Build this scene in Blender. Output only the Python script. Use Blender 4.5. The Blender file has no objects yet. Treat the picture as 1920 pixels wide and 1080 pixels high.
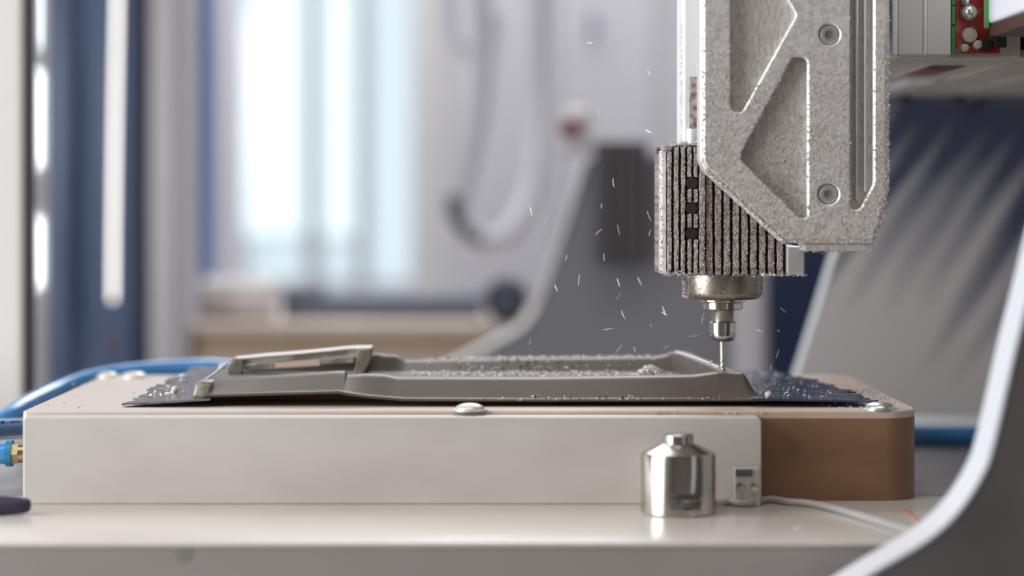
import bpy, bmesh, math, random
import numpy as np
from mathutils import Vector, Matrix, noise as mnoise

random.seed(7); np.random.seed(7)
S = bpy.context.scene
COL = S.collection

# ------------------------------------------------------------------ camera
F = 4370.0            # focal length in pixels of a 1920 wide frame
VX, VY = 938.0, 378.0 # vanishing point of everything square to the lens
T = 0.90              # height of the machine bed
CZ = T + 0.180        # eye height
BT = T + 0.054        # top of the tooling block
def W(px, py, d):     # where a pixel lies at distance d (metres)
    return Vector(((px - VX) / F * d, d, CZ + (VY - py) / F * d))
def X(px, d): return (px - VX) / F * d
def Z(py, d): return CZ + (VY - py) / F * d

cam = bpy.data.cameras.new('camera'); co = bpy.data.objects.new('camera', cam); COL.objects.link(co)
co.location = (0, 0, CZ); co.rotation_euler = (math.pi / 2, 0, 0)
cam.sensor_width = 36.0; cam.lens = 36.0 * F / 1920.0
cam.shift_x = (960 - VX) / 1920.0; cam.shift_y = -(540 - VY) / 1920.0
cam.clip_start = 0.05; cam.clip_end = 100
cam.dof.use_dof = True; cam.dof.focus_distance = 1.452; cam.dof.aperture_fstop = 2.9
S.camera = co

# ------------------------------------------------------------------ sky, lights, exposure
S.view_settings.view_transform = 'Standard'; S.view_settings.look = 'None'
S.view_settings.gamma = 1.0; S.view_settings.use_curve_mapping = False
S.view_settings.exposure = 0.0
w = bpy.data.worlds.new('overcast'); S.world = w; w.use_nodes = True
bg = w.node_tree.nodes['Background']; bg.inputs[0].default_value = (0.84, 0.95, 1.0, 1); bg.inputs[1].default_value = 1.4

def area(name, loc, target, sx, sy, power, col=(1, 1, 1)):
    l = bpy.data.lights.new(name, 'AREA'); l.shape = 'RECTANGLE'; l.size = sx; l.size_y = sy
    l.energy = power; l.color = col
    o = bpy.data.objects.new(name, l); COL.objects.link(o); o.location = loc
    o.rotation_euler = (Vector(target) - Vector(loc)).to_track_quat('-Z', 'Y').to_euler()
    return o
area('window_light_left', (-1.34, 0.80, 1.36), (0.3, 0.80, 1.20), 1.10, 1.4, 34, (0.97, 0.97, 1.0))
area('ceiling_light', (-0.2, 0.3, 3.1), (-0.2, 0.3, 0.0), 2.0, 1.6, 18, (1.0, 0.93, 0.86))  # unseen area light added to brighten the front faces
area('ceiling_light_back', (0.1, 4.3, 3.1), (0.1, 4.3, 0.0), 2.0, 2.4, 120, (0.97, 0.97, 1.0))  # unseen area light added to brighten the backlit background

# ------------------------------------------------------------------ materials
def mat(name, col, rough=0.5, metal=0.0, noise=None, bump=None, coat=0.0, emit=None, spec=None):
    """noise=(second colour, scale, (sx,sy,sz), low, high)   bump=(scale, strength, distance)"""
    m = bpy.data.materials.new(name); m.use_nodes = True
    nt = m.node_tree; b = nt.nodes['Principled BSDF']
    b.inputs['Base Color'].default_value = (*col, 1); b.inputs['Roughness'].default_value = rough
    b.inputs['Metallic'].default_value = metal
    if coat: b.inputs['Coat Weight'].default_value = coat; b.inputs['Coat Roughness'].default_value = 0.08
    if spec is not None: b.inputs['Specular IOR Level'].default_value = spec
    if emit:
        b.inputs['Emission Color'].default_value = (*emit[0], 1); b.inputs['Emission Strength'].default_value = emit[1]
    tc = nt.nodes.new('ShaderNodeTexCoord')
    if noise:
        c2, sc, stretch, lo, hi = noise
        mp = nt.nodes.new('ShaderNodeMapping'); mp.inputs['Scale'].default_value = stretch
        nz = nt.nodes.new('ShaderNodeTexNoise'); nz.inputs['Scale'].default_value = sc; nz.inputs['Detail'].default_value = 5
        rp = nt.nodes.new('ShaderNodeMapRange'); rp.inputs['From Min'].default_value = lo; rp.inputs['From Max'].default_value = hi
        mx = nt.nodes.new('ShaderNodeMix'); mx.data_type = 'RGBA'
        mx.inputs[6].default_value = (*col, 1); mx.inputs[7].default_value = (*c2, 1)
        nt.links.new(tc.outputs['Object'], mp.inputs[0]); nt.links.new(mp.outputs[0], nz.inputs['Vector'])
        nt.links.new(nz.outputs['Fac'], rp.inputs['Value']); nt.links.new(rp.outputs[0], mx.inputs[0])
        nt.links.new(mx.outputs[2], b.inputs['Base Color'])
    if bump:
        nb = nt.nodes.new('ShaderNodeTexNoise'); nb.inputs['Scale'].default_value = bump[0]; nb.inputs['Detail'].default_value = 4
        bp = nt.nodes.new('ShaderNodeBump'); bp.inputs['Strength'].default_value = bump[1]; bp.inputs['Distance'].default_value = bump[2]
        nt.links.new(tc.outputs['Object'], nb.inputs['Vector']); nt.links.new(nb.outputs['Fac'], bp.inputs['Height'])
        nt.links.new(bp.outputs[0], b.inputs['Normal'])
    return m

M = {}
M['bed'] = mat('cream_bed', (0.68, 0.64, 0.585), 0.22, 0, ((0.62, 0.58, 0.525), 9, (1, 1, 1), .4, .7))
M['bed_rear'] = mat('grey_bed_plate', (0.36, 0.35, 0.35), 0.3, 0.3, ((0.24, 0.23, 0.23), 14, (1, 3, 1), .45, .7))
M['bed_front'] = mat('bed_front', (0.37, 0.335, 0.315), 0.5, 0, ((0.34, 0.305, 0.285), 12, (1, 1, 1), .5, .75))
M['mdf'] = mat('brown_mdf', (0.25, 0.135, 0.078), 0.5, 0, ((0.19, 0.10, 0.056), 14, (1, 1, 3), .42, .68), (600, .15, .0004))
M['mdf_top'] = mat('tan_mdf_top', (0.50, 0.33, 0.21), 0.55, 0, ((0.60, 0.50, 0.43), 5, (1, 1, 1), .42, .62), (700, .2, .0003))
def dust_left(m, col, x0, x1):
    nt = m.node_tree; b = nt.nodes['Principled BSDF']; src = b.inputs['Base Color'].links[0].from_socket
    tc = nt.nodes.new('ShaderNodeTexCoord'); sx = nt.nodes.new('ShaderNodeSeparateXYZ'); nt.links.new(tc.outputs['Object'], sx.inputs[0])
    nz = nt.nodes.new('ShaderNodeTexNoise'); nz.inputs['Scale'].default_value = 22; nz.inputs['Detail'].default_value = 6; nt.links.new(tc.outputs['Object'], nz.inputs['Vector'])
    ad = nt.nodes.new('ShaderNodeMath'); ad.operation = 'MULTIPLY_ADD'; nt.links.new(nz.outputs['Fac'], ad.inputs[0]); ad.inputs[1].default_value = .12; nt.links.new(sx.outputs['X'], ad.inputs[2])
    rp = nt.nodes.new('ShaderNodeMapRange'); rp.inputs['From Min'].default_value = x0; rp.inputs['From Max'].default_value = x1; nt.links.new(ad.outputs[0], rp.inputs['Value'])
    mx = nt.nodes.new('ShaderNodeMix'); mx.data_type = 'RGBA'; mx.inputs[6].default_value = (*col, 1); nt.links.new(rp.outputs[0], mx.inputs[0]); nt.links.new(src, mx.inputs[7]); nt.links.new(mx.outputs[2], b.inputs['Base Color'])
dust_left(M['mdf_top'], (0.60, 0.53, 0.49), -.12, .10)
M['bar'] = mat('dull_aluminium_bar', (0.63, 0.60, 0.56), 0.42, 0.2, ((0.54, 0.505, 0.465), 8, (1, 1, 2.5), .4, .72), (260, .08, .0004))
M['alu'] = mat('dusty_aluminium', (0.74, 0.71, 0.68), 0.42, 0.35, ((0.60, 0.565, 0.53), 300, (1, 1, 1), .43, .60), (420, .3, .0008))
M['alu_floor'] = mat('dusty_pocket', (0.70, 0.67, 0.64), 0.42, 0.35, ((0.55, 0.515, 0.475), 200, (2.5, 1, .8), .42, .62), (420, .2, .0005))
M['alu_clean'] = mat('clean_aluminium', (0.74, 0.74, 0.73), 0.33, 0.7, ((0.64, 0.63, 0.61), 30, (1, 1, 1), .4, .7))
M['alu_edge'] = mat('bright_edge', (0.86, 0.87, 0.88), 0.45, 0.2)
M['plate_edge'] = mat('bright_plate_edge', (0.74, 0.76, 0.80), 0.45, 0.2)
M['white_plate'] = mat('pale_plate', (0.80, 0.80, 0.82), 0.4, 0.1)
M['cab'] = mat('pale_cabinet', (0.70, 0.685, 0.71), 0.6)
M['alu_dull'] = mat('dull_plate', (0.74, 0.73, 0.71), 0.5, 0.1, ((0.66, 0.65, 0.63), 10, (1, 1, 1), .42, .7))
M['plate_dark'] = mat('dark_plate', (0.18, 0.168, 0.16), 0.5, 0.25, ((0.14, 0.13, 0.125), 14, (1, 1, 1), .4, .7))
M['steel'] = mat('polished_steel', (0.72, 0.68, 0.64), 0.16, 1.0)
M['steel_satin'] = mat('satin_steel', (0.56, 0.52, 0.48), 0.2, 1.0, ((0.48, 0.44, 0.40), 40, (6, 6, .6), .4, .7))
M['collar'] = mat('collar_steel', (0.44, 0.40, 0.34), 0.33, 0.85, ((0.34, 0.29, 0.23), 120, (1, 1, 1), .42, .66), (500, .2, .0004))
M['black'] = mat('black_anodised', (0.012, 0.011, 0.010), 0.6)
M['fin'] = mat('dusty_black_fin', (0.14, 0.12, 0.108), 0.85, 0, ((0.47, 0.41, 0.375), 330, (1, 1, .8), .36, .56), (700, .6, .001))
M['chip'] = mat('plastic_chips', (0.60, 0.55, 0.50), 0.6)
M['chip_white'] = mat('white_chips', (0.80, 0.77, 0.73), 0.55)
M['chip_tan'] = mat('dust_chips', (0.52, 0.485, 0.45), 0.8)
M['chip_fin'] = mat('clinging_dust', (0.56, 0.49, 0.455), 0.85)
M['panel'] = mat('grey_plastic', (0.115, 0.096, 0.077), 0.42, 0.0, ((0.098, 0.082, 0.066), 20, (1, 1, 1), .4, .7), spec=.28)
M['panel_light'] = mat('frame_plastic', (0.36, 0.335, 0.295), 0.35, 0.2, ((0.20, 0.17, 0.13), 60, (1, 1, 1), .46, .58), (300, .3, .001))
M['sheet'] = mat('grey_sheet', (0.25, 0.245, 0.26), 0.2, 0.4, ((0.19, 0.185, 0.20), 30, (1, 1, 1), .4, .7), (120, .25, .0012))
M['sheet_blue'] = mat('grey_sheet_trim', (0.055, 0.075, 0.13), 0.2, 0.4, None, (110, .4, .0015))  # blue wall's reflection put into the sheet colour
M['carbide'] = mat('carbide', (0.72, 0.66, 0.61), 0.38, 0.75)
M['stain'] = mat('faint_stain', (0.26, 0.24, 0.215), 0.6)
M['brass'] = mat('brass', (0.52, 0.42, 0.28), 0.28, 1.0)
M['hose'] = mat('blue_hose', (0.055, 0.25, 0.58), 0.18, 0, None, None, 0.5)
M['hose_dark'] = mat('blue_hose_shaded', (0.025, 0.12, 0.32), 0.25, 0, None, None, 0.3)
M['teal'] = mat('teal_ring', (0.02, 0.20, 0.36), 0.3)
M['ink'] = mat('print_ink', (0.02, 0.03, 0.06), 0.6)
M['etch'] = mat('etched_mark', (0.10, 0.08, 0.06), 0.55, 0.3, ((0.28, 0.24, 0.19), 160, (1, 1, 1), .45, .6))
M['pen'] = mat('dark_handle', (0.028, 0.022, 0.05), 0.5)
M['cord'] = mat('grey_cord', (0.40, 0.375, 0.365), 0.4)
M['clear'] = mat('clear_plastic', (0.56, 0.53, 0.50), 0.15, 0.2); 
M['red_wire'] = mat('red_wire', (0.55, 0.16, 0.12), 0.5)
M['zinc'] = mat('zinc', (0.74, 0.76, 0.74), 0.28, 0.85)
M['zinc_pale'] = mat('zinc_pale', (0.72, 0.70, 0.64), 0.35, 0.4, ((0.5, .48, .44), 200, (1, 1, 1), .5, .7))
M['pcb_red'] = mat('red_board', (0.46, 0.035, 0.03), 0.4, 0, ((0.36, 0.16, 0.13), 140, (1, 1, 1), .5, .62))
M['green'] = mat('green_edge', (0.08, 0.36, 0.09), 0.4)
M['dark_red'] = mat('dark_red_part', (0.06, 0.028, 0.02), 0.4)
M['cream'] = mat('cream_plastic', (0.55, 0.50, 0.42), 0.5)
M['white_box'] = mat('white_box', (0.74, 0.75, 0.82), 0.4)
M['beam'] = mat('dusty_beam', (0.80, 0.74, 0.64), 0.4, 0.1, ((0.68, 0.62, 0.53), 25, (1, 1, 1), .42, .68))
M['screw_black'] = mat('black_screw', (0.02, 0.017, 0.014), 0.5)
M['sticker'] = mat('silver_sticker', (0.40, 0.37, 0.34), 0.5)
M['sticker_red'] = mat('sticker_red', (0.45, 0.03, 0.02), 0.5)
# room
M['wall'] = mat('grey_wall', (0.52, 0.515, 0.53), 0.8, 0, ((0.48, 0.475, 0.49), 3, (1, 1, 1), .4, .7))
M['wall_front'] = mat('taupe_wall', (0.34, 0.315, 0.30), 0.8)
M['floor'] = mat('concrete_floor', (0.20, 0.195, 0.19), 0.6, 0, ((0.16, 0.155, 0.15), 6, (1, 1, 1), .4, .7))
M['ceiling'] = mat('ceiling_paint', (0.50, 0.49, 0.47), 0.9)
M['post'] = mat('cream_post', (0.70, 0.69, 0.65), 0.4)
M['seal'] = mat('black_seal', (0.025, 0.022, 0.02), 0.5)
M['blue_steel'] = mat('blue_steel', (0.085, 0.13, 0.25), 0.28, 0.1, ((0.20, 0.26, 0.40), 5, (8, 8, .5), .48, .72), None, 0.4)  # paler vertical streaks put glass reflections into the colour
M['navy'] = mat('navy_steel', (0.014, 0.030, 0.085), 0.5)
M['navy_dark'] = mat('navy_dark', (0.016, 0.024, 0.055), 0.45)
M['periwinkle'] = mat('blue_profile', (0.24, 0.34, 0.62), 0.4)
M['grey_col'] = mat('grey_column', (0.60, 0.585, 0.61), 0.5, 0, ((0.68, 0.66, 0.67), 6, (12, 12, .3), .4, .7))
M['pale_col'] = mat('pale_column', (0.84, 0.81, 0.84), 0.5)
M['win_frame'] = mat('window_frame', (0.42, 0.43, 0.45), 0.5)
M['beige_col'] = mat('beige_column', (0.74, 0.73, 0.70), 0.6)
M['lamp'] = mat('lamp_tube', (0.9, 0.9, 0.85), 0.4, 0, None, None, 0, ((1.0, 0.95, 0.86), 2.4))  # emission imitates bright reflections
M['lamp_cool'] = mat('lamp_tube_cool', (0.9, 0.95, 1.0), 0.4, 0, None, None, 0, ((0.90, 0.97, 1.0), 4.2))
M['bench_pale'] = mat('bench_ply_pale', (0.62, 0.52, 0.45), 0.5, 0, ((0.52, 0.43, 0.36), 5, (3, 1, 14), .4, .7))
M['bench_tan'] = mat('bench_ply_tan', (0.46, 0.32, 0.20), 0.5, 0, ((0.38, 0.27, 0.18), 5, (3, 1, 14), .4, .7))
M['roll_white'] = mat('white_roll', (0.62, 0.58, 0.57), 0.7)
M['slate'] = mat('slate_tray', (0.14, 0.155, 0.20), 0.5)
M['spool'] = mat('black_spool', (0.045, 0.048, 0.066), 0.5)
M['hose_grey'] = mat('grey_hose', (0.66, 0.66, 0.70), 0.5)
M['rubber'] = mat('rubber_grey', (0.07, 0.075, 0.09), 0.6)
M['motor'] = mat('motor_black', (0.105, 0.10, 0.104), 0.5)
M['red_knob'] = mat('red_knob', (0.30, 0.12, 0.11), 0.4)
M['sill'] = mat('white_sill', (0.72, 0.74, 0.76), 0.5)
M['lock_grey'] = mat('machine_grey', (0.30, 0.30, 0.325), 0.5, 0.2)

# far plate: navy reflection and diagonal light streaks painted in, greyer low down
def sheen_plate():
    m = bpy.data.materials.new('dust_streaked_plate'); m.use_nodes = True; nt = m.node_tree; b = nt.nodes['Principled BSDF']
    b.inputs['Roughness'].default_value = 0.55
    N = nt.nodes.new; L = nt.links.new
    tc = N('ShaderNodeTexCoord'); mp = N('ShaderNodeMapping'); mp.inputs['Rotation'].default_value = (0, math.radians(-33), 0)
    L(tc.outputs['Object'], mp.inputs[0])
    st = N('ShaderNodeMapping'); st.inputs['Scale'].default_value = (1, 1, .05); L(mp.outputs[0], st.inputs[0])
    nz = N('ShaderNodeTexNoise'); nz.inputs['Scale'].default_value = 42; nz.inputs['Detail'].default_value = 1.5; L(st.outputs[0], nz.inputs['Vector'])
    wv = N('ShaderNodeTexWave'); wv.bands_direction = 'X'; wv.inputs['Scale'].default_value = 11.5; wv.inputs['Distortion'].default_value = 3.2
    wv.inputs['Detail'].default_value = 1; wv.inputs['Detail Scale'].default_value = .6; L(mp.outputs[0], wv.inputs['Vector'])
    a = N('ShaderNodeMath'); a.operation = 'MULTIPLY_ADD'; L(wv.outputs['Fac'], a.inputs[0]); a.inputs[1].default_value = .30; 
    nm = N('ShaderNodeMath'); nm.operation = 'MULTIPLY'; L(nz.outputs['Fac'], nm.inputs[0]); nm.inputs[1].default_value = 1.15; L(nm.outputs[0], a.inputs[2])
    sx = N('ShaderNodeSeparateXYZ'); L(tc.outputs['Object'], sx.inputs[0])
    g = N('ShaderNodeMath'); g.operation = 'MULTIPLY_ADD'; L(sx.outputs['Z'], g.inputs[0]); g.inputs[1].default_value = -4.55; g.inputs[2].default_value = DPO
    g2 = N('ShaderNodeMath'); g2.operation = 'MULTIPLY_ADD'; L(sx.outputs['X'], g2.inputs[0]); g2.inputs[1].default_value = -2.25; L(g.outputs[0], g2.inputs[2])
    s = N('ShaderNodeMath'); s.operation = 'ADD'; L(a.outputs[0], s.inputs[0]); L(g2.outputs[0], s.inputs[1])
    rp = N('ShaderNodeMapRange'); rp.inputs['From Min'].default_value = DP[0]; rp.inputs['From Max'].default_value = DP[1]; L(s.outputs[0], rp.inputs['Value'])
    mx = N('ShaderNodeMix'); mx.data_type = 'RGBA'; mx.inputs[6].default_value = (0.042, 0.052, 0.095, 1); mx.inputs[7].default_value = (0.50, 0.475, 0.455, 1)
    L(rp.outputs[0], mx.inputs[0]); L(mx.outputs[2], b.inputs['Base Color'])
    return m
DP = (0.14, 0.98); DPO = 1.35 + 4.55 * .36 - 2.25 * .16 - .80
M['dust_plate'] = sheen_plate()

# ------------------------------------------------------------------ builders
ORG = {}
def obj(name, bm, m, parent=None, smooth=False, kind=None, auto=True):
    bm.normal_update()
    if auto: bmesh.ops.recalc_face_normals(bm, faces=bm.faces[:])
    vs = [v.co for v in bm.verts]
    lo = Vector([min(v[i] for v in vs) for i in range(3)]); hi = Vector([max(v[i] for v in vs) for i in range(3)])
    c = (lo + hi) / 2
    if parent is None: c.z = lo.z
    bmesh.ops.translate(bm, verts=bm.verts[:], vec=-c)
    me = bpy.data.meshes.new(name); bm.to_mesh(me); bm.free()
    if smooth:
        for p in me.polygons: p.use_smooth = True
        if smooth is not True: me.set_sharp_from_angle(angle=math.radians(smooth))
    me.materials.append(M[m] if isinstance(m, str) else m)
    o = bpy.data.objects.new(name, me); COL.objects.link(o); ORG[o] = c.copy()
    if parent is not None:
        o.parent = parent; o.location = c - ORG[parent]
    else: o.location = c
    if kind: o['kind'] = kind
    return o
def tag(o, label, cat, group=None):
    o['label'] = label; o['category'] = cat
    if group: o['group'] = group
    return o
def thing(name, label, cat, loc, group=None):
    o = bpy.data.objects.new(name, None); COL.objects.link(o); o.location = loc; o.empty_display_size = .02
    ORG[o] = Vector(loc); return tag(o, label, cat, group)
def struct(name, bm, m, parent=None):
    o = obj(name, bm, m, parent)
    if parent is None: o['kind'] = 'structure'
    return o

def box(bm, x0, x1, y0, y1, z0, z1, bev=0.0, seg=2):
    r = bmesh.ops.create_cube(bm, size=1.0); vs = r['verts']
    for v in vs:
        v.co = Vector(((x0 + x1) / 2 + v.co.x * (x1 - x0), (y0 + y1) / 2 + v.co.y * (y1 - y0), (z0 + z1) / 2 + v.co.z * (z1 - z0)))
    if bev:
        es = list({e for v in vs for e in v.link_edges})
        bmesh.ops.bevel(bm, geom=es, offset=bev, segments=seg, affect='EDGES', profile=.5)
    return bm
def BX(*a, **k): return box(bmesh.new(), *a, **k)

def lathe(bm, cx, cy, prof, n=48, axis='z'):
    """prof: list of (radius, height) bottom to top, capped"""
    rings = []
    for r, h in prof:
        ring = []
        for i in range(n):
            a = 2 * math.pi * i / n; u, v = r * math.cos(a), r * math.sin(a)
            if axis == 'z': p = (cx + u, cy + v, h)
            elif axis == 'y': p = (cx + u, h, cy + v)
            else: p = (h, cx + u, cy + v)
            ring.append(bm.verts.new(p))
        rings.append(ring)
    for a, b in zip(rings, rings[1:]):
        for i in range(n):
            bm.faces.new((a[i], a[(i + 1) % n], b[(i + 1) % n], b[i]))
    bm.faces.new(rings[0][::-1]); bm.faces.new(rings[-1])
    return bm

def catmull(pts, n=10):
    P = [Vector(p) for p in pts]; P = [2 * P[0] - P[1]] + P + [2 * P[-1] - P[-2]]; out = []
    for i in range(1, len(P) - 2):
        for k in range(n):
            t = k / n
            out.append(.5 * ((2 * P[i]) + (-P[i - 1] + P[i + 1]) * t + (2 * P[i - 1] - 5 * P[i] + 4 * P[i + 1] - P[i + 2]) * t * t + (-P[i - 1] + 3 * P[i] - 3 * P[i + 1] + P[i + 2]) * t ** 3))
    out.append(P[-2]); return out
def tube(bm, pts, r, n=16, sub=10):
    path = catmull(pts, sub) if sub else [Vector(p) for p in pts]
    rad = r if callable(r) else (lambda t: r)
    up = Vector((0, 0, 1)); prev = None; rings = []
    for i, p in enumerate(path):
        d = (path[min(i + 1, len(path) - 1)] - path[max(i - 1, 0)]).normalized()
        if prev is None:
            a = up if abs(d.z) < .9 else Vector((1, 0, 0)); u = d.cross(a).normalized()
        else: u = (prev - d * prev.dot(d)).normalized()
        prev = u; v = d.cross(u); rr = rad(i / (len(path) - 1))
        rings.append([bm.verts.new(p + (u * math.cos(2 * math.pi * k / n) + v * math.sin(2 * math.pi * k / n)) * rr) for k in range(n)])
    for a, b in zip(rings, rings[1:]):
        for k in range(n): bm.faces.new((a[k], a[(k + 1) % n], b[(k + 1) % n], b[k]))
    bm.faces.new(rings[0][::-1]); bm.faces.new(rings[-1]); return bm

def poly_area(p): return sum(p[i][0] * p[(i + 1) % len(p)][1] - p[(i + 1) % len(p)][0] * p[i][1] for i in range(len(p))) / 2
def offset(p, d):
    """shift a counter-clockwise polygon inwards by d"""
    n = len(p); out = []
    for i in range(n):
        a, b, c = Vector(p[i - 1]), Vector(p[i]), Vector(p[(i + 1) % n])
        e1, e2 = (b - a).normalized(), (c - b).normalized()
        n1, n2 = Vector((-e1.y, e1.x)), Vector((-e2.y, e2.x)); m = (n1 + n2)
        m = m.normalized() / max(.35, m.normalized().dot(n1)); q = b + m * d; out.append((q.x, q.y))
    return out
def rounded(p, radii, n=6):
    """round polygon corners; radii a number or list"""
    N = len(p); out = []
    for i in range(N):
        r = radii if not isinstance(radii, (list, tuple)) else radii[i]
        a, b, c = Vector(p[i - 1]), Vector(p[i]), Vector(p[(i + 1) % N])
        if r <= 0: out.append((b.x, b.y)); continue
        d1, d2 = (a - b).normalized(), (c - b).normalized(); ang = d1.angle(d2)
        t = min(r / math.tan(ang / 2), .48 * (a - b).length, .48 * (c - b).length); r2 = t * math.tan(ang / 2)
        ctr = b + (d1 + d2).normalized() * (r2 / math.sin(ang / 2)); s, e = b + d1 * t - ctr, b + d2 * t - ctr
        a0 = math.atan2(s.y, s.x); da = math.atan2(e.y, e.x) - a0
        while da > math.pi: da -= 2 * math.pi
        while da < -math.pi: da += 2 * math.pi
        for k in range(n + 1):
            q = a0 + da * k / n; out.append((ctr.x + r2 * math.cos(q), ctr.y + r2 * math.sin(q)))
    return out
def ccw(p): return p if poly_area(p) > 0 else p[::-1]
def ring3(bm, p, y): return [bm.verts.new((x, y, z)) for x, z in p]
def bridge(bm, A, B):
    n = len(A)
    for i in range(n): bm.faces.new((A[i], A[(i + 1) % n], B[(i + 1) % n], B[i]))
def fill(bm, loops):
    es = []
    for l in loops:
        for i in range(len(l)):
            e = bm.edges.get((l[i], l[(i + 1) % len(l)])) or bm.edges.new((l[i], l[(i + 1) % len(l)])); es.append(e)
    bmesh.ops.triangle_fill(bm, use_beauty=True, use_dissolve=False, edges=es)
def plate(outer, y0, y1, chamfer=0.0, pockets=(), pdepth=.006, pch=.001):
    """plate facing the lens: outline in x,z; front at y0, rear at y1; returns main bmesh and a bmesh of pocket floors"""
    bm = bmesh.new(); outer = ccw(outer)
    rear = ring3(bm, outer, y1); side = ring3(bm, outer, y0 + chamfer); bridge(bm, rear, side)
    if chamfer: front = ring3(bm, offset(outer, chamfer), y0); bridge(bm, side, front)
    else: front = side
    loops = [front]; fl = bmesh.new()
    for p in pockets:
        p = ccw(p); a = ring3(bm, offset(p, -pch), y0); b = ring3(bm, p, y0 + pch); c = ring3(bm, p, y0 + pdepth)
        bridge(bm, a, b); bridge(bm, b, c); loops.append(a)
        fl.faces.new(ring3(fl, offset(p, -.0004), y0 + pdepth))
        k = ring3(fl, offset(p, -.0004), y0 + pdepth + .0008); fl.faces.new(k)
    fill(bm, loops); bm.faces.new(rear)
    return bm, fl
def P2(pts, d): return [(X(a, d), Z(b, d)) for a, b in pts]

def flake(bm, p, size, nrm=None, spread=1.0, flat=None):
    """one bent shaving: two quads"""
    d = Vector((random.gauss(0, 1), random.gauss(0, 1), random.gauss(0, 1)))
    if nrm is not None:
        n = Vector(nrm); d = d - n * d.dot(n) * (1 - .5 * spread)
    d.normalize()
    s = d.cross(Vector((random.gauss(0, 1), random.gauss(0, 1), random.gauss(0, 1)))).normalized()
    u = d.cross(s); L = size * random.uniform(.6, 1.4); wd = L * random.uniform(.12, .3); bend = L * random.uniform(-.3, .3)
    a = [p - d * L / 2 - s * wd, p - d * L / 2 + s * wd, p + u * bend + s * wd, p + u * bend - s * wd, p + d * L / 2 + s * wd * .5, p + d * L / 2 - s * wd * .5]
    if flat: a = [Vector((q.x, p.y + (q.y - p.y) * flat, q.z)) for q in a]
    v = [bm.verts.new(q) for q in a]
    bm.faces.new((v[0], v[1], v[2], v[3])); bm.faces.new((v[3], v[2], v[4], v[5]))

# ================================================================== THE ROOM
struct('floor', BX(-1.53, 2.8, -2.6, 6.9, -.1, 0), 'floor')
struct('ceiling', BX(-1.53, 2.8, -2.6, 6.9, 3.2, 3.3), 'ceiling')
# left wall with a big window opening
b = bmesh.new()
box(b, -1.53, -1.36, -2.6, 6.9, 0, .62); box(b, -1.53, -1.36, -2.6, 6.9, 2.10, 3.2)
box(b, -1.53, -1.36, -2.6, .22, .62, 2.10); box(b, -1.53, -1.36, 1.38, 6.9, .62, 2.10)
struct('wall_left', b, 'wall')
struct('wall_right', BX(2.6, 2.8, -2.6, 6.9, 0, 3.2), 'wall')
struct('wall_front', BX(-1.36, 2.6, -2.6, -2.4, 0, 3.2), 'wall_front')
DB = 6.5
wx0, wx1 = X(440, DB), X(790, DB); wz0 = Z(548, DB); wz1 = 2.5
b = bmesh.new()
box(b, -1.36, wx0, DB, DB + .2, 0, 3.2); box(b, wx1, 2.6, DB, DB + .2, 0, 3.2)
box(b, wx0, wx1, DB, DB + .2, 0, wz0); box(b, wx0, wx1, DB, DB + .2, wz1, 3.2)
struct('wall_back', b, 'wall')
wn = bpy.data.objects.new('window_1', None); COL.objects.link(wn); wn.location = ((wx0 + wx1) / 2, DB + .08, wz0); ORG[wn] = wn.location.copy(); wn['kind'] = 'structure'
f = .02
b = bmesh.new(); box(b, wx0, wx0 + f, DB + .04, DB + .12, wz0, wz1); box(b, wx1 - f, wx1, DB + .04, DB + .12, wz0, wz1)
box(b, wx0, wx1, DB + .04, DB + .12, wz0, wz0 + f); box(b, wx0, wx1, DB + .04, DB + .12, wz1 - f, wz1)
obj('frame', b, 'win_frame', wn)
for a, c in ((569, 597), (664, 688)):
    obj('mullion', BX(X(a, DB), X(c, DB), DB + .03, DB + .12, wz0 + f, wz1 - f, bev=.003), 'win_frame', wn)
obj('transom', BX(wx0 + f, X(666, DB), DB + .05, DB + .10, Z(452, DB), Z(444, DB), bev=.003), 'win_frame', wn)
g = bpy.data.materials.new('window_glass'); g.use_nodes = True
gb = g.node_tree.nodes['Principled BSDF']; gb.inputs['Base Color'].default_value = (.94, .98, 1, 1); gb.inputs['Roughness'].default_value = .02; gb.inputs['Transmission Weight'].default_value = 1.0; gb.inputs['IOR'].default_value = 1.45
M['glass'] = g
g2 = g.copy(); g2.name = 'frosted_glass'; g2.node_tree.nodes['Principled BSDF'].inputs['Roughness'].default_value = .75
g2.node_tree.nodes['Principled BSDF'].inputs['Base Color'].default_value = (.74, .77, .79, 1); M['frosted'] = g2
for a, c, k in ((440, 573, 0), (592, 666, 0), (684, 790, 1)):
    if not k:
        obj('pane', BX(X(a, DB), X(c, DB), DB + .075, DB + .081, Z(444, DB), wz1 - .01), 'glass', wn)
        obj('frosted_pane', BX(X(a, DB), X(c, DB), DB + .075, DB + .081, wz0 + .01, Z(452, DB)), 'frosted', wn)
    else: obj('frosted_pane', BX(X(a, DB), X(c, DB), DB + .075, DB + .081, wz0 + .01, wz1 - .01), 'frosted', wn)
struct('trim_1', BX(wx0 - .04, X(850, DB), DB - .16, DB, wz0 - .03, wz0 - .005, bev=.006), 'sill')

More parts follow.
